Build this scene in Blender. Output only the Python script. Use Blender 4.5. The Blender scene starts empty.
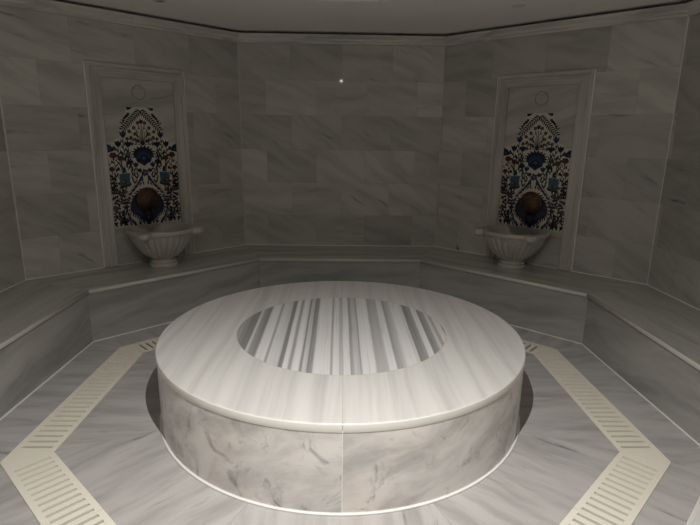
import bpy, bmesh, math, random
from mathutils import Vector, Matrix
random.seed(7)
R = math.radians
PI = math.pi
SC = bpy.context.scene
COL = SC.collection

# ------------------------------------------------------------------ measures (metres)
AP, WB, XS, YC = 2.412, 0.974, 2.390, 1.045      # octagonal room: apothem, half back wall, side wall, its corner
OX, YO = -0.005, 0.031                           # the room's centre
HB, BD = 0.396, 0.592                            # bench height and depth
HC = 2.427                                       # ceiling
HT = 0.4117                                      # platform top
DO, DI = 0.811, 1.017                            # drain edges, inset from the walls


def octagon(inset):
    """eight corners, back right first, going clockwise seen from above"""
    dx, dy = XS - WB, YC - AP
    L = math.hypot(dx, dy)
    nx, ny = -dy / L, dx / L
    c = nx * WB + ny * AP - inset
    yb = AP - inset
    xb = (c - ny * yb) / nx
    xe = XS - inset
    ye = (c - nx * xe) / ny
    f = lambda y: 2 * YO - y
    return [Vector(p) for p in ((OX + xb, yb, 0), (OX + xe, ye, 0), (OX + xe, f(ye), 0), (OX + xb, f(yb), 0),
                                (OX - xb, f(yb), 0), (OX - xe, f(ye), 0), (OX - xe, ye, 0), (OX - xb, yb, 0))]


# ------------------------------------------------------------------ node helpers
class NT:
    def __init__(s, name):
        s.m = bpy.data.materials.new(name)
        s.m.use_nodes = True
        s.t = s.m.node_tree
        s.b = s.t.nodes['Principled BSDF']

    def n(s, typ, **kw):
        n = s.t.nodes.new(typ)
        for k, v in kw.items():
            setattr(n, k, v)
        return n

    def put(s, sock, v):
        if hasattr(v, 'links'):
            s.t.links.new(v, sock)
        else:
            sock.default_value = v

    def math(s, op, a, b=0.0, c=0.0, clamp=False):
        n = s.n('ShaderNodeMath', operation=op, use_clamp=clamp)
        for i, v in enumerate((a, b, c)):
            s.put(n.inputs[i], v)
        return n.outputs[0]

    def comb(s, x, y, z=0.0):
        n = s.n('ShaderNodeCombineXYZ')
        for i, v in enumerate((x, y, z)):
            s.put(n.inputs[i], v)
        return n.outputs[0]

    def noise(s, vec, scale, detail=4.0, rough=0.55, dist=0.0):
        n = s.n('ShaderNodeTexNoise')
        s.put(n.inputs['Vector'], vec)
        n.inputs['Scale'].default_value = scale
        n.inputs['Detail'].default_value = detail
        n.inputs['Roughness'].default_value = rough
        n.inputs['Distortion'].default_value = dist
        return n.outputs['Fac']

    def smooth(s, v, a, b, lo=0.0, hi=1.0):
        n = s.n('ShaderNodeMapRange', interpolation_type='SMOOTHSTEP')
        s.put(n.inputs['Value'], v)
        for k, x in (('From Min', a), ('From Max', b), ('To Min', lo), ('To Max', hi)):
            n.inputs[k].default_value = x
        return n.outputs['Result']

    def mix(s, fac, a, b, blend='MIX'):
        n = s.n('ShaderNodeMix', data_type='RGBA', blend_type=blend)
        s.put(n.inputs['Factor'], fac)
        for i, v in ((6, a), (7, b)):
            s.put(n.inputs[i], (*v, 1.0) if isinstance(v, tuple) and len(v) == 3 else v)
        return n.outputs[2]

    def uv(s):
        n = s.n('ShaderNodeUVMap')
        n.uv_map = 'UVMap'
        x = s.n('ShaderNodeSeparateXYZ')
        s.t.links.new(n.outputs[0], x.inputs[0])
        return x.outputs[0], x.outputs[1]

    def done(s, color, rough=0.3, **kw):
        s.put(s.b.inputs['Base Color'], (*color, 1.0) if isinstance(color, tuple) else color)
        s.put(s.b.inputs['Roughness'], rough)
        for k, v in kw.items():
            s.b.inputs[k].default_value = v
        return s.m


def plain(name, color, rough=0.4, metal=0.0, vary=0.06, scale=30.0):
    t = NT(name)
    g = t.n('ShaderNodeTexCoord').outputs['Object']
    f = t.noise(g, scale, 3.0)
    k = t.math('MULTIPLY_ADD', f, 2 * vary, 1.0 - vary)
    return t.done(t.mix(1.0, color, t.comb(k, k, k), 'MULTIPLY'), rough, Metallic=metal)


def emit(name, color, power):
    t = NT(name)
    t.b.inputs['Emission Color'].default_value = (*color, 1)
    t.b.inputs['Emission Strength'].default_value = power
    return t.done((0.9, 0.9, 0.9), 0.5)


def marble(name, light, dark, angle=0.0, jitter=0.0, along=0.9, across=9.0, soft=0.55, veins=0.5,
           tiles=None, joint=0.6, rough=0.12, warm=None, patches=0.0, wave=0.22, var=0.22, coat=0.0):
    """veined marble; UVs are metres and the veins run along U (turned by angle)"""
    t = NT(name)
    u, v = t.uv()
    shade = None
    jm = None
    ox = oy = 0.0
    if tiles:
        w, h, z0 = tiles
        vr = t.math('DIVIDE', t.math('SUBTRACT', v, z0), h)
        row = t.math('FLOOR', vr)
        odd = t.math('FLOORED_MODULO', row, 2.0)
        ur = t.math('ADD', t.math('DIVIDE', u, w), t.math('MULTIPLY', odd, 0.5))
        colm = t.math('FLOOR', ur)
        wn = t.n('ShaderNodeTexWhiteNoise', noise_dimensions='3D')
        t.put(wn.inputs['Vector'], t.comb(row, colm, 3.7))
        sp = t.n('ShaderNodeSeparateColor')
        t.t.links.new(wn.outputs['Color'], sp.inputs[0])
        r1, r2, r3 = sp.outputs
        ox = t.math('MULTIPLY', r1, 37.0)
        oy = t.math('MULTIPLY', r2, 53.0)
        shade = t.math('MULTIPLY_ADD', r3, var, 1.0 - var / 2)
        du = t.math('MULTIPLY', t.math('SUBTRACT', 0.5, t.math('ABSOLUTE', t.math('SUBTRACT', t.math('FRACT', ur), 0.5))), w)
        dv = t.math('MULTIPLY', t.math('SUBTRACT', 0.5, t.math('ABSOLUTE', t.math('SUBTRACT', t.math('FRACT', vr), 0.5))), h)
        jm = t.smooth(t.math('MINIMUM', du, dv), 0.0005, 0.0022, 1.0, 0.0)
        ang = t.math('MULTIPLY_ADD', t.math('SUBTRACT', r2, 0.5), 2 * jitter, angle)
        ca, sa = t.math('COSINE', ang), t.math('SINE', ang)
    else:
        ca, sa = math.cos(angle), math.sin(angle)
        r1 = None
    x = t.math('ADD', t.math('MULTIPLY', u, ca), t.math('MULTIPLY', v, sa))
    y = t.math('SUBTRACT', t.math('MULTIPLY', v, ca), t.math('MULTIPLY', u, sa))
    # wavy flow
    wv = t.noise(t.comb(t.math('ADD', x, ox), t.math('ADD', y, oy), 1.3), 1.6, 3.0)
    y2 = t.math('ADD', y, t.math('MULTIPLY', t.math('SUBTRACT', wv, 0.5), wave))
    pa = t.comb(t.math('ADD', t.math('MULTIPLY', x, along), ox), t.math('ADD', t.math('MULTIPLY', y2, across), oy), 0.0)
    a = t.noise(pa, 1.0, 6.0, 0.62)
    cloud = t.smooth(a, 0.36, 0.74)
    pb = t.comb(t.math('ADD', t.math('MULTIPLY', x, along * 1.3), oy), t.math('ADD', t.math('MULTIPLY', y2, across * 2.1), ox), 4.0)
    b = t.noise(pb, 1.0, 5.0, 0.6)
    mask = t.smooth(t.noise(t.comb(t.math('ADD', x, oy), t.math('ADD', t.math('MULTIPLY', y, 2.0), ox), 9.0), 1.7, 2.0), 0.45, 0.68)
    vein = t.math('MULTIPLY', t.smooth(b, 0.56, 0.76), mask)
    f = t.math('ADD', t.math('MULTIPLY', cloud, soft), t.math('MULTIPLY', vein, veins), clamp=True)
    c = t.mix(f, light, dark)
    if warm:
        wf = t.smooth(t.noise(t.comb(t.math('ADD', x, 7.0), t.math('ADD', y, oy), 2.0), 2.2, 3.0), 0.45, 0.75)
        c = t.mix(t.math('MULTIPLY', wf, 0.55), c, warm, 'MULTIPLY')
    if patches:
        p1 = t.noise(t.comb(t.math('MULTIPLY', x, 4.0), t.math('MULTIPLY', y, 3.0), 5.0), 2.0, 7.0, 0.7, 0.9)
        pf = t.math('MULTIPLY', t.smooth(p1, 0.53, 0.72), patches)
        c = t.mix(pf, c, (dark[0] * 0.7, dark[1] * 0.7, dark[2] * 0.7))
    if shade is not None:
        c = t.mix(1.0, c, t.comb(shade, shade, shade), 'MULTIPLY')
        c = t.mix(t.math('MULTIPLY', jm, joint), c, (0.20, 0.19, 0.17))
    if coat:
        return t.done(c, rough, **{'Coat Weight': coat, 'Coat Roughness': 0.045})
    return t.done(c, rough)


WALL = marble('wall_marble', (0.53, 0.52, 0.485), (0.115, 0.112, 0.108), angle=R(-18), jitter=R(20), along=1.5, across=8.0,
              soft=0.40, veins=1.0, tiles=(0.485, 0.322, 0.068), joint=0.35, rough=0.38, wave=0.16, var=0.36, coat=0.12)
CROWN = marble('crown_marble', (0.68, 0.66, 0.62), (0.29, 0.28, 0.265), angle=R(3), along=0.9, across=14.0, soft=0.75, veins=0.5, rough=0.2)
FRAME = marble('frame_marble', (0.58, 0.565, 0.525), (0.26, 0.25, 0.235), angle=R(4), along=0.8, across=9.0, soft=0.6, veins=0.3, rough=0.18)
SLAB = marble('fountain_slab_marble', (0.54, 0.53, 0.49), (0.17, 0.165, 0.16), angle=R(12), along=0.9, across=7.0, soft=0.55, veins=0.7, rough=0.1)
SEAT = marble('seat_marble', (0.49, 0.48, 0.45), (0.24, 0.235, 0.225), angle=R(3), along=0.7, across=8.0, soft=0.6, veins=0.45, rough=0.16)
RISER = marble('riser_marble', (0.40, 0.395, 0.375), (0.17, 0.17, 0.165), angle=R(8), along=0.9, across=6.0, soft=0.65, veins=0.5, rough=0.16)
FLOOR = marble('floor_marble', (0.53, 0.51, 0.495), (0.12, 0.117, 0.117), angle=R(2), along=1.9, across=11.0, soft=0.42, veins=1.1, rough=0.28, wave=0.12)
TOP = marble('platform_top_marble', (0.68, 0.665, 0.64), (0.38, 0.37, 0.365), angle=R(1), along=0.45, across=15.0, soft=0.5, veins=0.35, rough=0.25, wave=0.05)
DRUM = marble('platform_side_marble', (0.80, 0.765, 0.74), (0.25, 0.245, 0.245), angle=R(20), along=2.6, across=6.0, soft=0.62, veins=0.5,
              rough=0.2, warm=(1.0, 0.89, 0.82), patches=0.75, wave=0.24)
CREAM = plain('cream_resin', (0.86, 0.82, 0.71), 0.4, vary=0.03)
CHANNEL = plain('drain_channel_stone', (0.20, 0.17, 0.125), 0.6)
GROUT = plain('white_silicone', (0.90, 0.89, 0.86), 0.5, vary=0.03)
GROUTW = plain('wall_silicone', (0.85, 0.83, 0.78), 0.5, vary=0.03)
GROUTM = plain('dull_corner_silicone', (0.60, 0.585, 0.54), 0.5, vary=0.03)
GROUTG = plain('grey_joint', (0.36, 0.34, 0.31), 0.6)
BASIN = marble('basin_marble', (0.52, 0.50, 0.455), (0.33, 0.315, 0.285), angle=R(10), along=2.0, across=6.0, soft=0.5, veins=0.3, rough=0.3)
PAINT = plain('ceiling_paint', (0.90, 0.88, 0.85), 0.8, vary=0.02, scale=6)
DOME = plain('dome_paint', (0.80, 0.78, 0.74), 0.8, vary=0.02, scale=6)
GROOVE = plain('dark_groove', (0.16, 0.15, 0.13), 0.8)  # ring darker than the medallion face
GAP_SHADE = plain('gap_shade', (0.03, 0.027, 0.022), 0.9)  # near-black skirt colour carries the shade of the ceiling gap
COPPER = plain('aged_copper', (0.12, 0.074, 0.050), 0.45, metal=0.85, vary=0.25, scale=60)
BRONZE = plain('dark_bronze', (0.035, 0.03, 0.025), 0.35, metal=0.7)
STEEL = plain('white_metal', (0.70, 0.69, 0.66), 0.4)
DARKLENS = plain('unlit_lens', (0.10, 0.055, 0.045), 0.3)


EDGE = plain('pale_rim', (0.88, 0.86, 0.815), 0.3, vary=0.04, scale=12)  # outer rim faces, paler than the slab top
EDGED = plain('lit_bench_nose', (0.54, 0.525, 0.48), 0.3, vary=0.06, scale=12)  # light caught by the bench nose, put into a paler colour


def stripes():
    """bold grey and white bands running front to back (U is x)"""
    t = NT('striped_marble')
    u, v = t.uv()
    w = t.noise(t.comb(t.math('MULTIPLY', u, 3.0), t.math('MULTIPLY', v, 1.2), 0.0), 1.5, 3.0)
    ud = t.math('ADD', u, t.math('MULTIPLY', t.math('SUBTRACT', w, 0.5), 0.007))
    W, G, D, LG = 0.74, 0.46, 0.27, 0.60
    left = [(-0.60, D), (-0.569, 0.42), (-0.53, D), (-0.499, D), (-0.493, LG), (-0.486, 0.62), (-0.474, 0.36), (-0.440, D), (-0.428, W),
            (-0.386, W), (-0.379, 0.38), (-0.371, 0.42), (-0.365, 0.72), (-0.315, 0.62), (-0.305, D), (-0.289, D), (-0.284, W), (-0.262, W),
            (-0.256, 0.37), (-0.245, 0.40), (-0.238, W), (-0.206, W), (-0.201, 0.30), (-0.194, 0.32), (-0.189, 0.62), (-0.173, 0.60),
            (-0.165, D), (-0.143, 0.38), (-0.136, W), (-0.066, W), (-0.06, W)]
    right = [(-0.063, W), (-0.057, 0.46), (-0.047, 0.48), (-0.043, W), (-0.018, W), (-0.013, 0.52), (0.004, 0.55), (0.010, W), (0.038, W),
             (0.043, 0.36), (0.056, 0.42), (0.062, 0.58), (0.084, 0.55), (0.089, 0.36), (0.093, 0.40), (0.099, W), (0.160, W), (0.167, 0.44),
             (0.222, 0.52), (0.229, W), (0.260, W), (0.267, 0.36), (0.285, 0.46), (0.312, 0.58), (0.317, W), (0.366, W), (0.372, 0.62), (0.384, 0.66),
             (0.389, D), (0.433, 0.38), (0.441, W)]
    right2 = [(0.440, W), (0.466, W), (0.473, D), (0.508, 0.40), (0.514, 0.66), (0.526, 0.6), (0.532, 0.42), (0.544, 0.46), (0.551, W), (0.574, W),
              (0.580, 0.32), (0.62, 0.36)]

    def ramp(stops, a, b):
        n = t.n('ShaderNodeValToRGB')
        e = n.color_ramp.elements
        t.put(n.inputs[0], t.math('DIVIDE', t.math('SUBTRACT', ud, a), b - a))
        stops = [(p, c) for p, c in stops if a <= p <= b]
        while len(e) < len(stops):
            e.new(0.5)
        for el, (p, c) in zip(e, stops):
            el.position = (p - a) / (b - a)
        for el, (p, c) in zip(sorted(e, key=lambda q: q.position), stops):
            el.color = (c, c * 0.99, c * 0.975, 1)
        return n.outputs[0]
    c = t.mix(t.math('GREATER_THAN', ud, -0.06), ramp(left, -0.62, -0.06), ramp(right, -0.063, 0.441))
    c = t.mix(t.math('GREATER_THAN', ud, 0.441), c, ramp(right2, 0.44, 0.62))
    fine = t.noise(t.comb(t.math('MULTIPLY', ud, 60.0), t.math('MULTIPLY', v, 0.5), 0.0), 1.0, 4.0)
    thin = t.noise(t.comb(t.math('MULTIPLY', ud, 38.0), t.math('MULTIPLY', v, 0.5), 6.0), 1.0, 3.0)
    line = t.smooth(t.math('ABSOLUTE', t.math('SUBTRACT', thin, 0.5)), 0.0, 0.02, 0.84, 1.0)
    k = t.math('MULTIPLY', t.math('MULTIPLY_ADD', fine, 0.30, 0.82), line)
    c = t.mix(1.0, c, t.comb(k, k, k), 'MULTIPLY')
    return t.done(c, 0.2)


STRIPE = stripes()


# ------------------------------------------------------------------ object helpers
def mesh_obj(name, verts, faces, mat, parent=None, smooth=False, ux=None, off=(0, 0), loc=None, rotz=0.0, mats=None, fm=None, uvf=None):
    me = bpy.data.meshes.new(name)
    me.from_pydata([tuple(v) for v in verts], [], faces)
    me.update()
    for m in (mats or [mat]):
        me.materials.append(m)
    bm = bmesh.new()
    bm.from_mesh(me)
    if fm is None:
        bmesh.ops.recalc_face_normals(bm, faces=bm.faces)
    else:
        bm.faces.ensure_lookup_table()
        for f, i in zip(bm.faces, fm):
            f.material_index = i
    L = bm.loops.layers.uv.new('UVMap')
    ux = Vector(ux or (1, 0, 0)).normalized()
    uy = Vector((-ux.y, ux.x, 0))
    for f in bm.faces:
        f.smooth = smooth
        n = f.normal
        for l in f.loops:
            p = l.vert.co
            if uvf:
                a, b = uvf(p, n)
            elif abs(n.z) > 0.7:
                a, b = p.dot(ux), p.dot(uy)
            elif abs(n.dot(ux)) > 0.7:
                a, b = p.dot(uy), p.z
            else:
                a, b = p.dot(ux), p.z
            l[L].uv = (a + off[0], b + off[1])
    bm.to_mesh(me)
    bm.free()
    o = bpy.data.objects.new(name, me)
    COL.objects.link(o)
    if parent:
        o.parent = parent
    if loc is not None:
        o.location = loc
    o.rotation_euler[2] = rotz
    return o


def soften(o, width=0.003, seg=2, angle=35):
    b = o.modifiers.new('bevel', 'BEVEL')
    b.width = width
    b.segments = seg
    b.limit_method = 'ANGLE'
    b.angle_limit = R(angle)
    return o


def tag(o, label=None, cat=None, group=None, kind=None):
    for k, v in (('label', label), ('category', cat), ('group', group), ('kind', kind)):
        if v:
            o[k] = v
    return o


def thing(name, label, cat, loc=(0, 0, 0), rotz=0.0, group=None):
    o = bpy.data.objects.new(name, None)
    o.empty_display_size = 0.1
    COL.objects.link(o)
    o.location = loc
    o.rotation_euler[2] = rotz
    return tag(o, label, cat, group)


def prism(poly, z0, z1):
    n = len(poly)
    v = [(p[0], p[1], z0) for p in poly] + [(p[0], p[1], z1) for p in poly]
    f = [list(range(n))[::-1], list(range(n, 2 * n))] + [[i, (i + 1) % n, n + (i + 1) % n, n + i] for i in range(n)]
    return v, f


def join(parts):
    V, F = [], []
    for v, f in parts:
        k = len(V)
        V += [tuple(x) for x in v]
        F += [[i + k for i in q] for q in f]
    return V, F


def box(c, s):
    x, y, z = c
    a, b, d = s[0] / 2, s[1] / 2, s[2] / 2
    return prism([(x - a, y - b), (x + a, y - b), (x + a, y + b), (x - a, y + b)], z - d, z + d)


def revolve(prof, n, a0=0.0, a1=2 * PI, closed_profile=False, cap=True, fn=None):
    """spin a profile of (radius, height)"""
    full = abs(a1 - a0 - 2 * PI) < 1e-6
    m = n if full else n + 1
    V, F = [], []
    k = len(prof)
    for i in range(m):
        t = a0 + (a1 - a0) * i / n
        for j, (r, z) in enumerate(prof):
            if fn:
                r, z = fn(r, z, t, j)
            V.append((r * math.cos(t), r * math.sin(t), z))
    for i in range(n):
        i2 = (i + 1) % m
        for j in range(k if closed_profile else k - 1):
            j2 = (j + 1) % k
            F.append([i * k + j, i2 * k + j, i2 * k + j2, i * k + j2])
    if not full and cap and closed_profile:
        F.append(list(range(k)))
        F.append([(m - 1) * k + j for j in range(k)][::-1])
    return V, F


def tube(path, rad, n=12):
    V, F = [], []
    pts = [Vector(p) for p in path]
    for i, p in enumerate(pts):
        d = (pts[min(i + 1, len(pts) - 1)] - pts[max(i - 1, 0)]).normalized()
        a = d.cross(Vector((1, 0, 0)))
        if a.length < 0.05:
            a = d.cross(Vector((0, 0, 1)))
        a.normalize()
        b = d.cross(a)
        r = rad[i] if isinstance(rad, (list, tuple)) else rad
        for j in range(n):
            t = 2 * PI * j / n
            V.append(p + a * r * math.cos(t) + b * r * math.sin(t))
    for i in range(len(pts) - 1):
        for j in range(n):
            F.append([i * n + j, i * n + (j + 1) % n, (i + 1) * n + (j + 1) % n, (i + 1) * n + j])
    F.append(list(range(n))[::-1])
    F.append([(len(pts) - 1) * n + j for j in range(n)])
    return V, F


# ------------------------------------------------------------------ the room shell
O0, O1 = octagon(0.0), octagon(-0.14)
NAMES = ['back_right', 'right', 'front_right', 'front', 'front_left', 'left', 'back_left', 'back']
HW = HC - 0.025
for i in range(8):
    if i == 3:
        continue                                   # the entrance bay, where one comes in
    a, b, c, d = O0[i], O0[(i + 1) % 8], O1[(i + 1) % 8], O1[i]
    mid = (a + b) / 2
    ux = (b - a).normalized()
    rot = math.atan2(ux.y, ux.x)
    M = Matrix.Rotation(-rot, 3, 'Z')
    v, f = prism([M @ (p - mid) for p in (a, b, c, d)], 0, HW)
    w = tag(mesh_obj('wall_' + NAMES[i], v, f, WALL, loc=mid, rotz=rot, off=(0.485 * i * 2, 0)), kind='structure')
    # fine white joint up the corner at the end of this wall, only where two walls meet
    if i != 2:
        L2 = (b - a).length / 2
        jj = mesh_obj('corner_joint', *prism([(L2 - 0.0025, 0.002), (L2 + 0.0025, 0.002), (L2 + 0.0025, -0.003), (L2 - 0.0025, -0.001)], HB, HW - 0.075), GROUTW if i < 6 and i else GROUTW if i in (0, 5) else GROUTM, w)
    # crown moulding under the dark ceiling gap
    prof = [(0.0, HW - 0.077), (0.012, HW - 0.077), (0.014, HW - 0.060), (0.024, HW - 0.052), (0.030, HW - 0.034),
            (0.042, HW - 0.026), (0.050, HW - 0.016), (0.050, HW), (-0.02, HW), (-0.02, HW - 0.077)]
    V = []
    for ins, z in prof:
        o = octagon(ins)
        V += [(*o[i].xy, z), (*o[(i + 1) % 8].xy, z)]
    k = len(prof)
    F = [[2 * j, 2 * j + 1, 2 * ((j + 1) % k) + 1, 2 * ((j + 1) % k)] for j in range(k)] + [[2 * j for j in range(k)], [2 * j + 1 for j in range(k)][::-1]]
    tag(mesh_obj('trim_%d' % (i + 1), V, F, CROWN, ux=ux, off=(i * 3.1, i * 1.7)), kind='structure')

# entrance bay behind the viewer
e0, e1 = O0[3], O0[4]
YE = -4.9
for nm, poly in (('entry_right', [(e0.x, e0.y), (e0.x + 0.14, e0.y - 0.0), (e0.x + 0.14, YE), (e0.x, YE)]),
                 ('entry_left', [(e1.x, e1.y), (e1.x, YE), (e1.x - 0.14, YE), (e1.x - 0.14, e1.y)]),
                 ('entry_back', [(e1.x - 0.14, YE), (e1.x - 0.14, YE - 0.14), (e0.x + 0.14, YE - 0.14), (e0.x + 0.14, YE)])):
    tag(mesh_obj('wall_' + nm, *prism(poly, 0, HC), WALL, ux=(0, 1, 0) if 'back' not in nm else (1, 0, 0)), kind='structure')

# ceiling with a round raised dome, and the gap round its edge, its shade painted dark
CR = 1.262
NSEG = 128
oc = octagon(-0.10)
ocp = octagon(-0.24)
V, F, fm = [], [], []


def ring_on(poly, t):
    """point of the polygon's outline in direction t from the room's centre"""
    d = Vector((math.cos(t), math.sin(t)))
    best = None
    for i in range(8):
        a, b = poly[i].xy - Vector((OX, YO)), poly[(i + 1) % 8].xy - Vector((OX, YO))
        den = d.x * (b - a).y - d.y * (b - a).x
        if abs(den) < 1e-9:
            continue
        s = (a.x * (b - a).y - a.y * (b - a).x) / den
        q = (a.x * d.y - a.y * d.x) / den
        if s > 0 and -1e-6 <= q <= 1 + 1e-6:
            best = s if best is None else min(best, s)
    return d * best + Vector((OX, YO))


angs = sorted(set([2 * PI * i / NSEG for i in range(NSEG)] + [math.atan2(p.y - YO, p.x - OX) % (2 * PI) for p in oc]))
n = len(angs)
prof = [(CR, HC), (CR, HC + 0.10), (CR + 0.10, HC + 0.10), (CR + 0.10, HC + 0.16)] + \
       [((CR + 0.10) * math.cos(R(a)), HC + 0.16 + 0.42 * math.sin(R(a))) for a in range(8, 90, 9)]
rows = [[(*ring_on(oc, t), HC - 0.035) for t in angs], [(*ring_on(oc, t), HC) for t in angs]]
rows += [[(r * math.cos(t), r * math.sin(t), z) for t in angs] for r, z in prof]
for r_ in rows:
    V += r_
for j in range(len(rows) - 1):
    for i in range(n):
        F.append([j * n + i, j * n + (i + 1) % n, (j + 1) * n + (i + 1) % n, (j + 1) * n + i])
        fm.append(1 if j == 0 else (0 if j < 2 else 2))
V.append((0, 0, HC + 0.58))
for i in range(n):
    F.append([(len(rows) - 1) * n + i, (len(rows) - 1) * n + (i + 1) % n, len(V) - 1])
    fm.append(2)
k = len(V)
V += [(e1.x - 0.14, oc[4].y, HC), (e0.x + 0.14, oc[3].y, HC), (e0.x + 0.14, YE, HC), (e1.x - 0.14, YE, HC)]
F.append([k, k + 1, k + 2, k + 3])
fm.append(0)
tag(mesh_obj('ceiling', V, F, None, mats=[PAINT, GAP_SHADE, DOME], fm=fm), kind='structure')

# floor: wedge slabs whose veins run outwards, a recessed channel, a border strip
A_, B_, E_ = octagon(DI), octagon(DO), octagon(-0.05)
V, F, fm, UV = [], [], [], []


def add_face(pts, mi, u=None, off=(0, 0)):
    k = len(V)
    for p in pts:
        V.append(tuple(p))
    F.append(list(range(k, k + len(pts))))
    fm.append(mi)
    u = u or Vector((1, 0, 0))
    w = Vector((-u.y, u.x, 0))
    UV.append([(Vector(p).dot(u) + off[0], Vector(p).dot(w) + off[1]) for p in pts])


ctr = Vector((OX, YO, 0))
ZC = Vector((0, 0, -0.03))
for i in range(8):
    j = (i + 1) % 8
    rad = ((A_[i] + A_[j]) / 2 - ctr).normalized()
    add_face([ctr, A_[j], A_[i]], 0, rad, (i * 5.3, i * 3.9))
    add_face([A_[i], A_[j], A_[j] + ZC, A_[i] + ZC], 1)
    add_face([A_[i] + ZC, A_[j] + ZC, B_[j] + ZC, B_[i] + ZC], 1)
    add_face([B_[i] + ZC, B_[j] + ZC, B_[j], B_[i]], 1)
    add_face([B_[i], B_[j], E_[j], E_[i]], 0, rad, (i * 7.1 + 2, i * 2.3 + 1))
add_face([(e1.x - 0.1, E_[4].y, 0), (e1.x - 0.1, YE - 0.1, 0), (e0.x + 0.1, YE - 0.1, 0), (e0.x + 0.1, E_[3].y, 0)], 0, Vector((0, 1, 0)), (61, 17))
fl = mesh_obj('floor', V, F, None, mats=[FLOOR, CHANNEL], fm=fm)
uvl = fl.data.uv_layers['UVMap'].data
for poly, uvs in zip(fl.data.polygons, UV):
    for li, c in zip(poly.loop_indices, uvs):
        uvl[li].uv = c
for poly in fl.data.polygons:
    pass
tag(fl, kind='structure')
# thin joints between the wedge slabs
for i in range(8):
    for p, q in ((ctr + (A_[i] - ctr).normalized() * 1.0, A_[i]), (B_[i], octagon(BD)[i])):
        d = (q - p).normalized()
        w = Vector((-d.y, d.x, 0)) * 0.0009
        mesh_obj('slab_joint', *prism([p - w, p + w, q + w, q - w], -0.001, 0.0004), GROUTG, fl)

# ------------------------------------------------------------------ the bench running round the walls
bench = thing('stone_bench', 'continuous grey marble bench running round the walls behind the round platform', 'bench', (OX, YO, 0))
off = Vector((-OX, -YO, 0))
SLABT = 0.028
segs = [7, 0, 6, 1, 5, 2, 4]
NOSE = 0.017
for i in segs:
    j = (i + 1) % 8
    ux = (O0[j] - O0[i]).normalized()
    g = ux * 0.0006
    # seat slab with a rounded nose, mitred at both ends
    prof = [(0.002, HB), (BD - 0.012, HB)]
    prof += [(BD - 0.012 + 0.012 * math.sin(t), HB - 0.012 + 0.012 * math.cos(t)) for t in (R(30), R(60), R(90))]
    prof += [(BD, HB - SLABT + 0.008), (BD - 0.003, HB - SLABT + 0.002), (BD - 0.008, HB - SLABT), (0.002, HB - SLABT)]
    V = []
    for ins, z in prof:
        o = octagon(ins)
        V += [Vector((*o[i].xy, z)) + off + g, Vector((*o[j].xy, z)) + off - g]
    k = len(prof)
    F = [[2 * q, 2 * q + 1, 2 * ((q + 1) % k) + 1, 2 * ((q + 1) % k)] for q in range(k)] + [[2 * q for q in range(k)], [2 * q + 1 for q in range(k)][::-1]]
    s = mesh_obj('seat_slab', V, F, SEAT, bench, ux=ux, off=(i * 4.3, i * 2.9))
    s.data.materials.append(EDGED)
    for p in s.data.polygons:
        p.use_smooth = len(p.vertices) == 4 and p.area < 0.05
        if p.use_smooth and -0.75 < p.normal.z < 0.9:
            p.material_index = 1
    # upright front panel and its core
    o1, o2 = octagon(BD - NOSE), octagon(0.01)
    v, f = prism([o1[i] + off + g, o1[j] + off - g, o2[j] + off, o2[i] + off], 0.0, HB - SLABT)
    mesh_obj('front_panel', v, f, RISER, bench, ux=ux, off=(i * 2.7 + 11, i * 5.1))
    # silicone lines: wall to seat and panel to floor
    w1, w2 = octagon(0.0), octagon(0.007)
    v, f = prism([w1[i] + off, w1[j] + off, w2[j] + off, w2[i] + off], HB - 0.004, HB + 0.0045)
    mesh_obj('wall_joint', v, f, GROUTW, bench)
    w1, w2 = octagon(BD - NOSE), octagon(BD - NOSE + 0.008)
    v, f = prism([w1[i] + off, w1[j] + off, w2[j] + off, w2[i] + off], -0.001, 0.004)
    mesh_obj('floor_joint', v, f, GROUT, bench)

# ------------------------------------------------------------------ the round platform
plat = thing('marble_platform', 'large round marble heated platform with striped centre in the middle of the floor', 'platform', (0, 0.029, 0))
PR = 1.0104


def spin(*a_, **k_):
    v, f = revolve(*a_, **k_)
    return [(x * PR, y * PR, z) for x, y, z in v], f


prof = [(0.5865, HT - 0.0003), (0.60, HT), (0.97, HT), (0.985, HT), (0.992, HT)] + [(0.993 + 0.006 * math.sin(R(t)), HT - 0.006 + 0.006 * math.cos(R(t))) for t in (15, 45, 75, 90)]
prof += [(0.999, HT - 0.036), (0.997, HT - 0.040), (0.994, HT - 0.041), (0.95, HT - 0.041), (0.5865, HT - 0.041)]
GAP = 0.0008
for s in (0, 1):
    a0 = -PI / 2 + s * PI + GAP
    v, f = spin(prof, 96, a0, a0 + PI - 2 * GAP, closed_profile=True)
    o = mesh_obj('top_slab', v, f, TOP, plat, smooth=True, uvf=lambda p, n, s=s: (p.y + 9 * s, p.x) if abs(n.z) > 0.5 else (math.atan2(p.y, p.x), p.z + 3))
    o.data.set_sharp_from_angle(angle=R(40))
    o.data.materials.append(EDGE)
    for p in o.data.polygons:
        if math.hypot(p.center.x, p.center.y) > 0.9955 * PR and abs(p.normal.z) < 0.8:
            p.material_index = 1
    v, f = spin([(0.0, HT - 0.041), (0.585, HT - 0.041), (0.585, HT - 0.0006), (0.0, HT - 0.0006)], 96, a0, a0 + PI - 2 * GAP, closed_profile=True)
    mesh_obj('striped_inlay', v, f, STRIPE, plat, uvf=lambda p, n: (p.x / PR, p.y))
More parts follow.
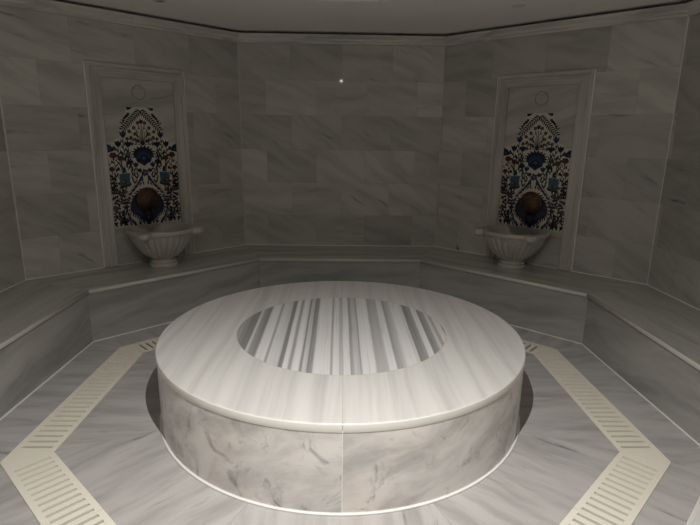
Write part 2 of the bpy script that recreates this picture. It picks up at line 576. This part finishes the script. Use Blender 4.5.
# joint between the ring and the inlay, and along the seam
v, f = spin([(0.5845, HT - 0.02), (0.5870, HT - 0.02), (0.5870, HT - 0.0004), (0.5845, HT - 0.0004)], 128, closed_profile=True)
mesh_obj('inlay_joint', v, f, GROUTG, plat)
mesh_obj('seam_joint', *box((0, 0, HT - 0.0155), (0.0022, 1.994, 0.030)), GROUTG, plat)
for k in range(6):
    a0 = -PI / 2 + k * PI / 3 + 0.0016
    pr = [(0.940, 0.0), (0.9955, 0.0), (0.9955, HT - 0.041), (0.940, HT - 0.041)]
    v, f = spin(pr, 24, a0, a0 + PI / 3 - 0.0032, closed_profile=True)
    o = mesh_obj('side_panel', v, f, DRUM, plat, smooth=True, uvf=lambda p, n, k=k: ((math.atan2(p.y, p.x) % (2 * PI)) * 0.975 + 7 * k, p.z))
    o.data.set_sharp_from_angle(angle=R(40))
v, f = spin([(0.90, 0.0), (0.9943, 0.0), (0.9943, HT - 0.0405), (0.90, HT - 0.0405)], 128, closed_profile=True)
mesh_obj('panel_joint', v, f, GROUT, plat)
v, f = spin([(0.9957, 0.0), (1.007, 0.0), (1.004, 0.006), (0.9957, 0.009)], 160, closed_profile=True)
mesh_obj('floor_joint', v, f, GROUT, plat, smooth=True)

# ------------------------------------------------------------------ slotted drain grates, two to each side of the octagon
PLACE = ['along the back right bench', 'along the right bench', 'near the right front bench', 'across the front of the platform',
         'near the left front bench', 'along the left bench', 'along the back left bench', 'behind the platform']
ENDS = {1: ('the half farther from the entrance', 'the half nearer the entrance'), 5: ('the half nearer the entrance', 'the half farther from the entrance'),
        0: ('the half hidden behind the platform', 'the half beside the right bench corner'), 6: ('the half beside the left bench corner', 'the half hidden behind the platform'),
        2: ('half at the right corner', 'the half nearest the entrance'), 4: ('the half nearest the entrance', 'half at the left corner'),
        3: ('the right half', 'the left half'), 7: ('the left half', 'the right half')}
SW, PITCH, SL = 0.0165, 0.0457, 0.150
GZ0, GZ1 = -0.014, 0.0015
for i in range(8):
    j = (i + 1) % 8
    for h in (0, 1):
        p_in, q_in, p_out, q_out = A_[i], A_[j], B_[i], B_[j]
        m_in, m_out = (p_in + q_in) / 2, (p_out + q_out) / 2
        base = (m_in + m_out) / 2
        ux = (q_in - p_in).normalized() * (1 if h else -1)       # from the middle joint to the corner
        uy = Vector((-ux.y, ux.x, 0))
        rot = math.atan2(ux.y, ux.x)
        e_in, e_out = (q_in, q_out) if h else (p_in, p_out)
        loc = lambda p: Vector(((p - base).dot(ux), (p - base).dot(uy)))
        li, lo = loc(e_in), loc(e_out)
        ya, yb = li.y, lo.y                                       # inner and outer edge
        sgn = 1 if yb > ya else -1
        G = 0.0012
        ya += sgn * G
        yb -= sgn * G
        xa = lambda y: li.x + (lo.x - li.x) * (y - li.y) / (lo.y - li.y) - G
        W_ = abs(yb - ya)
        s0, s1 = ya + sgn * (W_ - SL) / 2, yb - sgn * (W_ - SL) / 2
        V, F = [], []

        def vid(x, y, z):
            V.append((x, y, z))
            return len(V) - 1
        nslot = 12
        xs_ = [G]
        for k in range(nslot):
            c = 0.0235 + k * (0.0475 if i in (1, 5) else PITCH)
            xs_ += [c - SW / 2, c + SW / 2]
        polys, slots = [], []
        lastx = xs_[-1]
        for k in range(len(xs_) - 1):
            a, b = xs_[k], xs_[k + 1]
            if k % 2 == 0:
                polys.append([(a, ya), (b, ya), (b, s0), (b, s1), (b, yb), (a, yb), (a, s1), (a, s0)] if k else [(a, ya), (b, ya), (b, s0), (b, s1), (b, yb), (a, yb)])
            else:
                polys += [[(a, ya), (b, ya), (b, s0), (a, s0)], [(a, s1), (b, s1), (b, yb), (a, yb)]]
                slots.append((a, b))
        polys.append([(lastx, ya), (xa(ya), ya), (xa(yb), yb), (lastx, yb), (lastx, s1), (lastx, s0)])
        outline = [(G, ya), (xa(ya), ya), (xa(yb), yb), (G, yb)]
        vm = {}

        def vv(p, z):
            key = (round(p[0], 6), round(p[1], 6), z)
            if key not in vm:
                vm[key] = vid(p[0], p[1], z)
            return vm[key]
        for P in polys:
            F.append([vv(p, GZ1) for p in P])
            F.append([vv(p, GZ0) for p in P][::-1])
        for a, b in slots:
            c4 = [(a, s0), (b, s0), (b, s1), (a, s1)]
            for q in range(4):
                F.append([vv(c4[q], GZ1), vv(c4[(q + 1) % 4], GZ1), vv(c4[(q + 1) % 4], GZ0), vv(c4[q], GZ0)])
        xl = [G] + xs_[1:]
        lower = [(x, ya) for x in xl] + [(xa(ya), ya)]
        upper = [(x, yb) for x in xl] + [(xa(yb), yb)]
        ring = lower + upper[::-1]
        for q in range(len(ring)):
            r2 = ring[(q + 1) % len(ring)]
            F.append([vv(ring[q], GZ1), vv(r2, GZ1), vv(r2, GZ0), vv(ring[q], GZ0)])
        o = mesh_obj('drain_grate', V, F, CREAM, loc=base, rotz=rot)
        tag(o, 'cream slotted drain grate %s, %s' % (PLACE[i], ENDS[i][h]), 'drain grate', 'slotted drain grates round the platform')

# ------------------------------------------------------------------ wall fountains: frame, slab, tiled picture
GLAZE = {}
for nm, c in (('cream_glaze', (0.60, 0.57, 0.48)), ('navy_glaze', (0.010, 0.013, 0.034)), ('blue_glaze', (0.022, 0.045, 0.125)),
              ('red_glaze', (0.085, 0.022, 0.021)), ('dark_green_glaze', (0.014, 0.018, 0.022)), ('turquoise_glaze', (0.04, 0.095, 0.135)),
              ('pink_glaze', (0.22, 0.12, 0.11)), ('tile_line', (0.35, 0.32, 0.25))):
    GLAZE[nm] = plain(nm, c, 0.12, vary=0.12, scale=50)
GK = list(GLAZE)
CRE, NAV, BLU, RED, GRN, TUR, PNK, LIN = range(8)


def fountain_art():
    """flowers, leaves and a pointed vase on a cream ground: flat glaze outlines in tiny relief; x right, z up, y towards the wall"""
    V, F, M = [], [], []
    rnd = random.Random(5)

    def poly(pts, mat, layer):
        k = len(V)
        y = -0.0105 - 0.00035 * layer
        V.extend((p[0], y, p[1]) for p in pts)
        # wind so that the face looks into the room (-y)
        ar = sum(pts[i][0] * pts[(i + 1) % len(pts)][1] - pts[(i + 1) % len(pts)][0] * pts[i][1] for i in range(len(pts)))
        ids = list(range(k, k + len(pts)))
        F.append(ids if ar > 0 else ids[::-1])
        M.append(mat)

    def both(pts, mat, layer):
        poly(pts, mat, layer)
        poly([(-x, z) for x, z in pts], mat, layer)

    def leaf(x, z, ang, L, w, mat, layer=2, bend=0.0, mirror=True):
        c, s = math.cos(ang), math.sin(ang)
        pts = []
        for t in (0, .2, .45, .7, 1.0, .7, .45, .2):
            pass
        up = [(t * L, w * math.sin(PI * t ** 0.8) * 0.5 + bend * L * t * t) for t in (0, .2, .45, .7, .88, 1)]
        dn = [(t * L, -w * math.sin(PI * t ** 0.8) * 0.5 + bend * L * t * t) for t in (.88, .7, .45, .2)]
        pts = [(x + a * c - b * s, z + a * s + b * c) for a, b in up + dn]
        (both if mirror else poly)(pts, mat, layer)

    def stroke(path, w, mat, layer=1, mirror=True):
        for a, b in zip(path, path[1:]):
            d = Vector((b[0] - a[0], b[1] - a[1]))
            if d.length < 1e-6:
                continue
            nrm = Vector((-d.y, d.x)).normalized() * w / 2
            q = [(a[0] + nrm.x, a[1] + nrm.y), (a[0] - nrm.x, a[1] - nrm.y), (b[0] - nrm.x, b[1] - nrm.y), (b[0] + nrm.x, b[1] + nrm.y)]
            (both if mirror else poly)(q, mat, layer)

    def blob(x, z, rx, rz, mat, layer=2, n=10, spikes=0, amp=0.0, mirror=True, rot=0.0):
        m = n * (2 if spikes else 1)
        pts = []
        for i in range(m):
            t = 2 * PI * i / m + rot
            k = 1 + (amp if i % 2 else -amp) if spikes else 1
            pts.append((x + rx * k * math.cos(t), z + rz * k * math.sin(t)))
        (both if mirror else poly)(pts, mat, layer)

    def flower(x, z, r, mat, heart, layer=3, mirror=True):
        blob(x, z, r, r, mat, layer, 5, True, 0.22, mirror)
        blob(x, z, r * 0.38, r * 0.38, heart, layer + 1, 6, mirror=mirror)

    def carnation(x, z, r, mirror=True):
        pts = [(x - r * .25, z - r * .75)]
        for i in range(9):
            t = PI * (1.12 - 1.24 * i / 8)
            k = 1.0 if i % 2 else 0.84
            pts.append((x + r * k * math.cos(t), z - r * .2 + r * .95 * k * math.sin(t)))
        pts.append((x + r * .25, z - r * .75))
        (both if mirror else poly)(pts, RED, 3)
        leaf(x, z - r * 1.35, PI / 2, r * .8, r * .45, GRN, 3, mirror=mirror)

    def tulip(x, z, r, mat, ang=PI / 2, mirror=True):
        for da in (-0.55, 0.0, 0.55):
            leaf(x, z, ang + da, r * 1.5, r * .75, mat, 3, mirror=mirror)
        blob(x + .1 * r * math.cos(ang), z + .2 * r * math.sin(ang), r * .42, r * .38, NAV, 4, 8, mirror=mirror)

    # ground with its stepped outline
    half = [(0.113, 1.699), (0.118, 1.672), (0.140, 1.63), (0.158, 1.585), (0.167, 1.545), (0.169, 1.50), (0.170, 1.47), (0.190, 1.452), (0.220, 1.448), (0.235, 1.43),
            (0.245, 1.414), (0.305, 1.414), (0.305, 0.712)]
    gp = half + [(-x, z) for x, z in half[::-1]]
    poly(gp, CRE, 0)
    # rim of the tile ground
    kk = len(V)
    y0 = -0.0105
    nn = len(gp)
    V.extend((x, y0, z) for x, z in gp)
    V.extend((x, 0.0, z) for x, z in gp)
    for i in range(nn):
        F.append([kk + i, kk + (i + 1) % nn, kk + nn + (i + 1) % nn, kk + nn + i])
        M.append(CRE)
    # tile joints
    for z in (1.165, 0.93):
        stroke([(-0.304, z), (0.304, z)], 0.0016, LIN, 1, mirror=False)
    stroke([(-0.24, 1.414), (0.24, 1.414)], 0.0016, LIN, 1, mirror=False)
    stroke([(0.10, 0.713), (0.10, 1.66)], 0.0012, LIN, 1)
    # dark corner pieces at the top and under the shoulders
    both([(0.113, 1.698), (0.060, 1.698), (0.092, 1.676), (0.112, 1.675)], NAV, 2)
    both([(0.304, 1.412), (0.292, 1.405), (0.262, 1.385), (0.235, 1.358), (0.252, 1.345), (0.304, 1.335)], NAV, 2)
    both([(0.300, 1.372), (0.276, 1.372), (0.262, 1.357), (0.280, 1.347), (0.300, 1.348)], BLU, 3)
    # leafy garlands falling from the point of the arch
    for k in range(12):
        t = k / 11
        x, z = 0.006 + 0.150 * t, 1.672 - 0.150 * t ** 1.08
        leaf(x, z, R(14), 0.036, 0.0135, GRN if k % 3 else NAV, 2)
        leaf(x, z, R(-104), 0.036, 0.0135, GRN if k % 2 else NAV, 2)
    stroke([(0.0, 1.676), (0.08, 1.60), (0.156, 1.522)], 0.0035, GRN, 1)
    # cypress sprays in the upper corners
    leaf(0.088, 1.655, R(-48), 0.085, 0.022, GRN, 2, 0.10)
    for k in range(5):
        leaf(0.092 + 0.016 * k, 1.636 - 0.018 * k, R(40), 0.030, 0.012, GRN, 2)
    leaf(0.134, 1.605, R(-60), 0.050, 0.013, NAV, 3)
    # the branching spray above the big palmette
    stroke([(0.0, 1.385), (0.0, 1.56)], 0.006, GRN, 1, mirror=False)
    for x, z in ((0.03, 1.575), (0.065, 1.535), (0.105, 1.505), (0.095, 1.455), (0.055, 1.485), (0.045, 1.43), (0.128, 1.445), (0.09, 1.405)):
        stroke([(0.003, 1.395), (x * 0.35, 1.395 + (z - 1.395) * 0.65), (x, z)], 0.0042, GRN, 1)
        flower(x, z, 0.0155, NAV, PNK, 3)
        leaf(x * 0.55, 1.395 + (z - 1.395) * 0.75, R(60), 0.024, 0.009, GRN, 2)
        leaf(x * 0.55, 1.395 + (z - 1.395) * 0.75, R(-10), 0.022, 0.009, GRN, 2)
    flower(0.0, 1.585, 0.019, RED, NAV, 3, mirror=False)
    # big blue palmette
    pts = []
    for i in range(25):
        t = PI * (-0.16 + 1.32 * i / 24)
        k = 1.06 if i % 2 else 0.76
        pts.append((0.105 * k * math.cos(t), 1.318 + 0.075 * k * math.sin(t)))
    pts += [(-0.062, 1.258), (-0.03, 1.242), (0.0, 1.220), (0.03, 1.242), (0.062, 1.258)]
    poly(pts, NAV, 3)
    for i in range(11):
        leaf(0.0, 1.285, PI * (0.02 + 0.96 * i / 10), 0.078, 0.013, BLU, 4, mirror=False)
    blob(0, 1.290, 0.034, 0.026, NAV, 5, 12, mirror=False)
    blob(0, 1.287, 0.018, 0.013, TUR, 6, 10, mirror=False)
    # tulips left and right of it, with long stems
    for x, z, m in ((0.160, 1.470, BLU), (0.205, 1.395, NAV), (0.125, 1.392, NAV)):
        stroke([(x, z), (x + 0.004, z - 0.10), (x - 0.02, z - 0.26)], 0.0055, GRN, 1)
        tulip(x, z - 0.010, 0.034, m)
        for k in range(3):
            leaf(x, z - 0.06 - 0.05 * k, R(58), 0.045, 0.012, GRN, 2)
            leaf(x, z - 0.08 - 0.05 * k, R(122), 0.045, 0.012, GRN, 2)
    # red carnations
    for x, z, r in ((0.252, 1.315, 0.034), (0.192, 1.290, 0.030), (0.272, 1.205, 0.027)):
        stroke([(x, z), (x - 0.006, z - 0.10), (x - 0.035, z - 0.20)], 0.005, GRN, 1)
        carnation(x, z, r)
        leaf(x - 0.004, z - 0.07, R(50), 0.045, 0.011, GRN, 2)
        leaf(x - 0.006, z - 0.10, R(130), 0.045, 0.011, GRN, 2)
    # drooping blooms under the palmette
    for x, z in ((0.075, 1.215), (0.118, 1.238)):
        tulip(x, z, 0.030, BLU if x < 0.1 else NAV, R(95))
        leaf(x, z - 0.006, R(-60), 0.05, 0.013, GRN, 2)
        leaf(x, z - 0.006, R(-120), 0.05, 0.013, GRN, 2)
    flower(0.0, 1.165, 0.030, BLU, PNK, 3, mirror=False)
    flower(0.042, 1.185, 0.018, NAV, RED, 3)
    leaf(0.02, 1.17, R(-80), 0.05, 0.013, GRN, 2)
    # turquoise square vases with red fruit
    both([(0.128, 1.168), (0.218, 1.160), (0.214, 1.062), (0.134, 1.072)], TUR, 3)
    both([(0.120, 1.074), (0.226, 1.062), (0.212, 1.046), (0.140, 1.056)], NAV, 4)
    blob(0.182, 1.092, 0.027, 0.020, RED, 4, 10)
    blob(0.190, 1.097, 0.012, 0.010, PNK, 5, 8)
    for k in range(4):
        leaf(0.172 + 0.012 * (k - 1.5), 1.165, R(55 + 22 * k), 0.05, 0.011, GRN, 2)
    # two bands sweeping down around the vase, flowers inside
    band = [(0.016, 1.150), (0.042, 1.10), (0.085, 1.045), (0.138, 0.985), (0.168, 0.915), (0.174, 0.85), (0.152, 0.79), (0.112, 0.735)]
    for k in range(len(band) - 1):
        (x0, z0), (x1, z1) = band[k], band[k + 1]
        for q in (0.15, 0.65):
            x, z = x0 + (x1 - x0) * q, z0 + (z1 - z0) * q
            a = math.atan2(z1 - z0, x1 - x0)
            leaf(x, z, a + 0.25, 0.050, 0.022, BLU if (k + int(q > .5)) % 3 == 0 else NAV, 2)
            if k % 2 and q > .5:
                flower(x, z, 0.012, PNK, RED, 4)
    for o_, m in ((0.026, GRN),):
        stroke([(x + o_, z + 0.006) for x, z in band[1:]], 0.004, m, 1)
    # the dark pointed vase behind the tap
    hv = [(0.0, 1.035), (0.040, 1.020), (0.085, 0.995), (0.126, 0.955), (0.150, 0.895), (0.146, 0.845), (0.118, 0.812), (0.086, 0.800), (0.068, 0.768), (0.036, 0.750), (0.0, 0.716)]
    poly(hv + [(-x, z) for x, z in hv[1:-1][::-1]], NAV, 5)
    for (x0, z0), (x1, z1) in zip(hv[1:-1], hv[2:]):
        a_ = math.atan2(z1 - z0, x1 - x0)
        leaf((x0 + x1) / 2, (z0 + z1) / 2, a_ + R(38), 0.034, 0.014, NAV, 4)
        leaf(x0, z0, a_ + R(52), 0.030, 0.012, BLU, 3)
    for k in range(3):
        leaf(0.03 + 0.028 * k, 0.815 + 0.018 * k, R(-30), 0.028, 0.013, BLU, 6)
    flower(0.0, 0.782, 0.014, BLU, TUR, 6, mirror=False)
    for x, z, a_ in ((0.03, 1.09, 100), (0.018, 1.06, 80), (0.055, 1.055, 120), (0.10, 1.105, 60), (0.125, 1.06, 75), (0.11, 1.17, 100), (0.06, 1.14, 70),
                     (0.145, 1.21, 80), (0.16, 1.26, 95), (0.135, 1.30, 70), (0.205, 0.80, 60), (0.20, 0.86, 120), (0.21, 0.93, 70), (0.09, 0.735, 150), (0.06, 0.722, 40)):
        leaf(x, z, R(a_), 0.042, 0.014, NAV if x > .1 else GRN, 2)
    # sprigs filling the lower sides
    for x, z, h, lean in ((0.250, 0.90, 0.20, 0.0), (0.215, 0.96, 0.13, -0.02), (0.285, 0.99, 0.14, 0.005), (0.230, 0.735, 0.15, 0.01),
                          (0.285, 0.735, 0.14, -0.01), (0.185, 0.735, 0.10, 0.02), (0.195, 0.87, 0.14, 0.0)):
        stroke([(x, z), (x + lean, z + h)], 0.0048, GRN, 1)
        nL = int(h / 0.027)
        for k in range(nL):
            t = (k + 0.4) / nL
            for s_ in (1, -1):
                leaf(x + lean * t, z + h * t, R(90 - s_ * rnd.uniform(25, 75)), rnd.uniform(0.022, 0.048), rnd.uniform(0.010, 0.019), GRN if rnd.random() < .5 else NAV, 2, rnd.uniform(-.3, .3))
        leaf(x + lean, z + h, PI / 2, 0.035, 0.018, NAV, 2)
    for x, z in ((0.245, 1.015), (0.215, 0.925), (0.272, 0.885), (0.180, 1.015)):
        flower(x, z, 0.018, RED, PNK, 3)
    for x, z in ((0.268, 1.115), (0.242, 1.135), (0.285, 1.075), (0.075, 1.115), (0.10, 1.14), (0.095, 1.075)):
        leaf(x, z, R(70), 0.05, 0.014, GRN, 2)
        leaf(x, z, R(120), 0.045, 0.013, NAV, 2)
    # loose leaves scattered between the stems
    for q in range(64):
        x, z = rnd.uniform(0.15, 0.295), rnd.uniform(0.725, 1.20)
        if abs(x - 0.173) < 0.06 and 1.04 < z < 1.18 or x < 0.19 and z < 1.0:
            continue
        leaf(x, z, R(rnd.uniform(20, 160)), rnd.uniform(0.03, 0.06), rnd.uniform(0.011, 0.021), GRN if q % 2 else NAV, 2, rnd.uniform(-.35, .35))
    for q in range(26):
        x, z = rnd.uniform(0.12, 0.285), rnd.uniform(1.20, 1.37)
        leaf(x, z, R(rnd.uniform(40, 140)), rnd.uniform(0.025, 0.045), rnd.uniform(0.009, 0.015), GRN if q % 2 else NAV, 1, rnd.uniform(-.35, .35))
    for k in range(7):
        leaf(0.300 - 0.03 * k, 0.722, R(60 + 14 * (k % 4)), 0.045, 0.015, NAV if k % 2 else GRN, 2)
    return V, F, M


ART = fountain_art()
SIDES = (('left', 6, -1), ('right', 0, 1))


def frame_bm():
    """moulding profile (distance in from the outer edge, depth) along left, top and right, mitred at the top corners"""
    prof = [(0.0, 0.0), (0.0, -0.020), (0.006, -0.026), (0.016, -0.026), (0.020, -0.020), (0.028, -0.020), (0.040, -0.036), (0.054, -0.036),
            (0.060, -0.026), (0.078, -0.026), (0.092, -0.034), (0.101, -0.034), (0.105, -0.028), (0.105, 0.0)]
    return prof


TOPZ, HWD = 2.022, 0.405
for side, wi, sg in SIDES:
    a, b = O0[wi], O0[(wi + 1) % 8]
    mid = (a + b) / 2
    ux = (b - a).normalized()
    rot = math.atan2(ux.y, ux.x)          # local +x along the wall to the right as seen from inside, -y into the room
    # clockwise order makes outward = +y local
    t = thing('wall_fountain', 'marble framed niche with painted flower tiles on the %s diagonal wall' % side, 'wall fountain', (mid.x, mid.y, HB), rot,
              'framed tile fountains on the diagonal walls')
    prof = frame_bm()
    k = len(prof)
    zb = 0.0
    # side rails and head rail
    def rail(kind):
        V = []
        for ins, y in prof:
            if kind == 'head':
                V += [(-HWD + ins, y, TOPZ - HB - ins), (HWD - ins, y, TOPZ - HB - ins)]
            else:
                s = -1 if kind == 'l' else 1
                V += [(s * (HWD - ins), y, 0.0045), (s * (HWD - ins), y, TOPZ - HB - ins)]
        F = [[2 * q, 2 * q + 1, 2 * ((q + 1) % k) + 1, 2 * ((q + 1) % k)] for q in range(k)] + [[2 * q for q in range(k)], [2 * q + 1 for q in range(k)][::-1]]
        return V, F
    for kd in ('head', 'l', 'r'):
        v, f = rail(kd)
        mesh_obj('frame_rail', v, f, FRAME, t, uvf=(lambda p, n: (p.x + 3, p.z)) if kd == 'head' else (lambda p, n, kd=kd: (p.z + (9 if kd == 'l' else 5), p.x)))
    # white line round the outside of the frame
    wl = join([box((-HWD - 0.0035, -0.008, (TOPZ - HB) / 2 + 0.002), (0.007, 0.016, TOPZ - HB - 0.004)), box((HWD + 0.0035, -0.008, (TOPZ - HB) / 2 + 0.002), (0.007, 0.016, TOPZ - HB - 0.004))])
    mesh_obj('edge_joint', *wl, GROUTW, t)
    # backing slabs above, around and below the picture
    iw = HWD - 0.105
    v, f = join([box((0, -0.0025, (1.414 - HB + TOPZ - 0.105 - HB) / 2), (2 * iw, 0.009, TOPZ - 0.105 - 1.414 - 0.0008)),
                 box((0, -0.0025, (1.414 - HB + 0.0045) / 2), (2 * iw, 0.009, 1.414 - HB - 0.0055))])
    mesh_obj('back_slab', v, f, SLAB, t, off=(wi * 3.3, wi))
    V, F, M = ART
    mesh_obj('tile_picture', [(x, y + 0.0025, z - HB) for x, y, z in V], F, None, t, mats=[GLAZE[q] for q in GK], fm=M)
    # round plug above the picture
    v, f = revolve([(0.0, 0.004), (0.052, 0.004), (0.0535, 0.0015), (0.055, 0.0015), (0.0565, 0.004), (0.0575, 0.004), (0.0585, 0.0)], 48)
    o = mesh_obj('round_medallion', [(x, -0.007 - z, y + 1.818 - HB) for x, y, z in v], f, SLAB, t)
    v, f = revolve([(0.0520, 0.0036), (0.0570, 0.0036), (0.0570, 0.0018), (0.0520, 0.0018)], 48, closed_profile=True)
    mesh_obj('medallion_groove', [(x, -0.008 - z, y + 1.818 - HB) for x, y, z in v], f, GROOVE, o)

    # tap: domed copper rosette with a short dark spout under it
    zt = 0.943
    tp = thing('wall_tap', 'round domed copper tap rosette on the %s tiled niche above its basin' % side, 'tap', mid + ux * 0.0 + Vector((0, 0, zt)), rot,
               'copper taps over the basins')
    pr = [(0.0, 0.066), (0.010, 0.066), (0.016, 0.061), (0.018, 0.055), (0.030, 0.056), (0.045, 0.054), (0.048, 0.050), (0.060, 0.049), (0.074, 0.043),
          (0.077, 0.039), (0.088, 0.033), (0.096, 0.025), (0.099, 0.019), (0.106, 0.018), (0.109, 0.015), (0.108, 0.009), (0.098, 0.006), (0.030, 0.004), (0.0, 0.004)]

    def emboss(r, z, t, j):
        if 4 <= j <= 5:
            z += 0.0022 * math.cos(8 * t)
        elif 7 <= j <= 8:
            z += 0.0026 * math.cos(14 * t)
        elif 10 <= j <= 11:
            z += 0.0016 * math.cos(28 * t)
        return r, z
    v, f = revolve([(r * 0.9, z) for r, z in pr], 112, fn=emboss)
    o = mesh_obj('rosette', [(x, -0.010 - z, y) for x, y, z in v], f, COPPER, tp, smooth=True)
    v, f = tube([(0, -0.012, -0.085), (0, -0.050, -0.085), (0, -0.078, -0.090), (0, -0.088, -0.108), (0, -0.090, -0.150)], [0.016, 0.014, 0.013, 0.013, 0.016], 16)
    mesh_obj('spout', v, f, BRONZE, tp, smooth=True)
    v, f = tube([(0, -0.012, -0.085), (0, -0.022, -0.085)], [0.026, 0.024], 20)
    mesh_obj('spout_collar', v, f, BRONZE, tp, smooth=True)

    # carved basin standing on the bench
    dist = 0.235 if sg < 0 else 0.205
    nin = Vector((ux.y, -ux.x, 0))
    pos = mid + nin * dist - ux * (0.0 if sg < 0 else 0.042)
    t2 = thing('marble_basin', 'fluted round marble basin on the bench below the %s tiled niche' % side, 'basin', (pos.x, pos.y, HB), rot,
               'fluted basins under the fountains')
    HR = 0.326
    outer = [(0.0, 0.0), (0.112, 0.0), (0.117, 0.006), (0.117, 0.018), (0.111, 0.026), (0.100, 0.027), (0.100, 0.034), (0.108, 0.038), (0.110, 0.045), (0.106, 0.052), (0.094, 0.056), (0.092, 0.064)]
    foot_prof = outer + [(0.0, 0.064)]
    v, f = revolve(foot_prof, 64)
    fo = mesh_obj('foot', v, f, BASIN, t2, smooth=True)
    fo.data.set_sharp_from_angle(angle=R(50))
    pr = [(0.0, 0.058), (0.080, 0.058), (0.098, 0.066), (0.122, 0.082), (0.150, 0.106), (0.176, 0.134), (0.200, 0.166), (0.221, 0.200), (0.238, 0.232), (0.248, 0.254), (0.253, 0.264),
          (0.256, 0.270), (0.268, 0.274), (0.274, 0.278), (0.276, 0.286), (0.276, 0.300), (0.272, 0.308), (0.254, 0.308), (0.248, 0.303), (0.240, 0.285), (0.222, 0.245),
          (0.196, 0.205), (0.160, 0.165), (0.11, 0.130), (0.05, 0.115), (0.0, 0.112)]
    NF = 26

    def flute(r, z, tt, j):
        if 2 <= j <= 9:
            amp = 0.018 * min(1.0, (j - 1) / 4.0) * (0.75 if j == 9 else 1.0)
            w = abs(math.cos(NF * tt / 2))
            r += amp * (w ** 0.7 - 0.6)
        return r, z
    pr = [(r * (1.0 if sg < 0 else 1.04), z * 326.0 / 308.0) for r, z in pr]
    v, f = revolve(pr, NF * 10, fn=flute)
    lim = dist - 0.016
    v = [(x, min(y, lim), z) for x, y, z in v]
    bo = mesh_obj('bowl', v, f, BASIN, t2, smooth=True)
    bo.data.set_sharp_from_angle(angle=R(55))
    for th in (-40, -140):
        c, s = math.cos(R(th)), math.sin(R(th))
        v, f = [], []
        n_ = 14
        rows_ = [(HR - 0.062, 0.45), (HR - 0.050, 0.72), (HR - 0.040, 0.95), (HR - 0.034, 1.0), (HR - 0.004, 1.0), (HR + 0.001, 0.95)]
        for z, k_ in rows_:
            for q in range(n_):
                tt = 2 * PI * q / n_
                # squarish rounded lobe
                cx_, sy_ = math.cos(tt), math.sin(tt)
                px = 0.286 + 0.064 * k_ * math.copysign(abs(cx_) ** 0.6, cx_)
                py = 0.046 * k_ * math.copysign(abs(sy_) ** 0.6, sy_)
                v.append((px * c - py * s, px * s + py * c, z))
        for r_ in range(len(rows_) - 1):
            for q in range(n_):
                f.append([r_ * n_ + q, r_ * n_ + (q + 1) % n_, (r_ + 1) * n_ + (q + 1) % n_, (r_ + 1) * n_ + q])
        f.append(list(range(n_))[::-1])
        f.append([(len(rows_) - 1) * n_ + q for q in range(n_)])
        lo_ = mesh_obj('lug', v, f, BASIN, t2, smooth=True)
        lo_.data.set_sharp_from_angle(angle=R(50))


# ------------------------------------------------------------------ ceiling fixtures
def downlight(loc, label, lens):
    t = thing('ceiling_downlight', label, 'downlight', (loc[0], loc[1], HC), 0, 'round downlights in the ceiling')
    v, f = revolve([(0.030, -0.0005), (0.030, -0.006), (0.046, -0.006), (0.050, -0.003), (0.050, 0.0)], 40)
    mesh_obj('trim_ring', v, f, STEEL, t, smooth=True)
    v, f = revolve([(0.0, -0.002), (0.030, -0.002), (0.030, -0.0005), (0.0, -0.0005)], 32)
    mesh_obj('lens', v, f, lens, t)
    if lens is LIT:
        v, f = revolve([(0.0, -0.022), (0.005, -0.021), (0.008, -0.016), (0.008, -0.002)], 20)
        mesh_obj('bright_chip', v, f, CHIP, t)
    return t


CHIP = emit('lamp_chip', (1.0, 0.95, 0.88), 800.0)
LIT = emit('lit_lens', (1.0, 0.93, 0.82), 2.0)
LP = (0.0, -1.82)
main = downlight(LP, 'lit round downlight in the ceiling above the front of the platform', LIT)
downlight((-1.335, 1.345), 'small dark unlit downlight in the ceiling near the left niche', DARKLENS)
downlight((1.268, 1.275), 'small white unlit downlight in the ceiling near the right niche', STEEL)
ld = bpy.data.lights.new('downlight_lamp', 'SPOT')
ld.spot_size = R(140)
ld.spot_blend = 1.0
ld.shadow_soft_size = 0.012
ld.energy = 255
ld.color = (1.0, 0.972, 0.932)
lo = bpy.data.objects.new('downlight_lamp', ld)
COL.objects.link(lo)
lo.parent = main
lo.location = (0, 0, -0.030)

# ------------------------------------------------------------------ world, camera, view
w = bpy.data.worlds.new('World')
SC.world = w
w.use_nodes = True
w.node_tree.nodes['Background'].inputs[0].default_value = (0.0, 0.0, 0.0, 1)

FPX, YAW, PITCH_, ROLL = 513.75, 0.02281, 0.24170, 0.01342
cam = bpy.data.cameras.new('camera')
co = bpy.data.objects.new('camera', cam)
COL.objects.link(co)
cam.sensor_fit = 'HORIZONTAL'
cam.sensor_width = 36.0
cam.lens = FPX * 36.0 / 700.0
cam.clip_start = 0.02
cy, sy, cp, sp, cr, sr = math.cos(YAW), math.sin(YAW), math.cos(PITCH_), math.sin(PITCH_), math.cos(ROLL), math.sin(ROLL)
fw = Vector((sy * cp, cy * cp, -sp))
rt = Vector((cy, -sy, 0))
up = rt.cross(fw)
r2, u2 = cr * rt + sr * up, -sr * rt + cr * up
m = Matrix((r2, u2, -fw)).transposed().to_4x4()
m.translation = Vector((-0.0208, -2.7578, 1.4929))
co.matrix_world = m
SC.camera = co

SC.view_settings.view_transform = 'Standard'
SC.view_settings.look = 'None'
SC.view_settings.gamma = 1.0
SC.view_settings.use_curve_mapping = False
SC.view_settings.exposure = 0.0
SC.cycles.max_bounces = 10
SC.cycles.diffuse_bounces = 8
SC.cycles.glossy_bounces = 5
SC.cycles.use_denoising = True
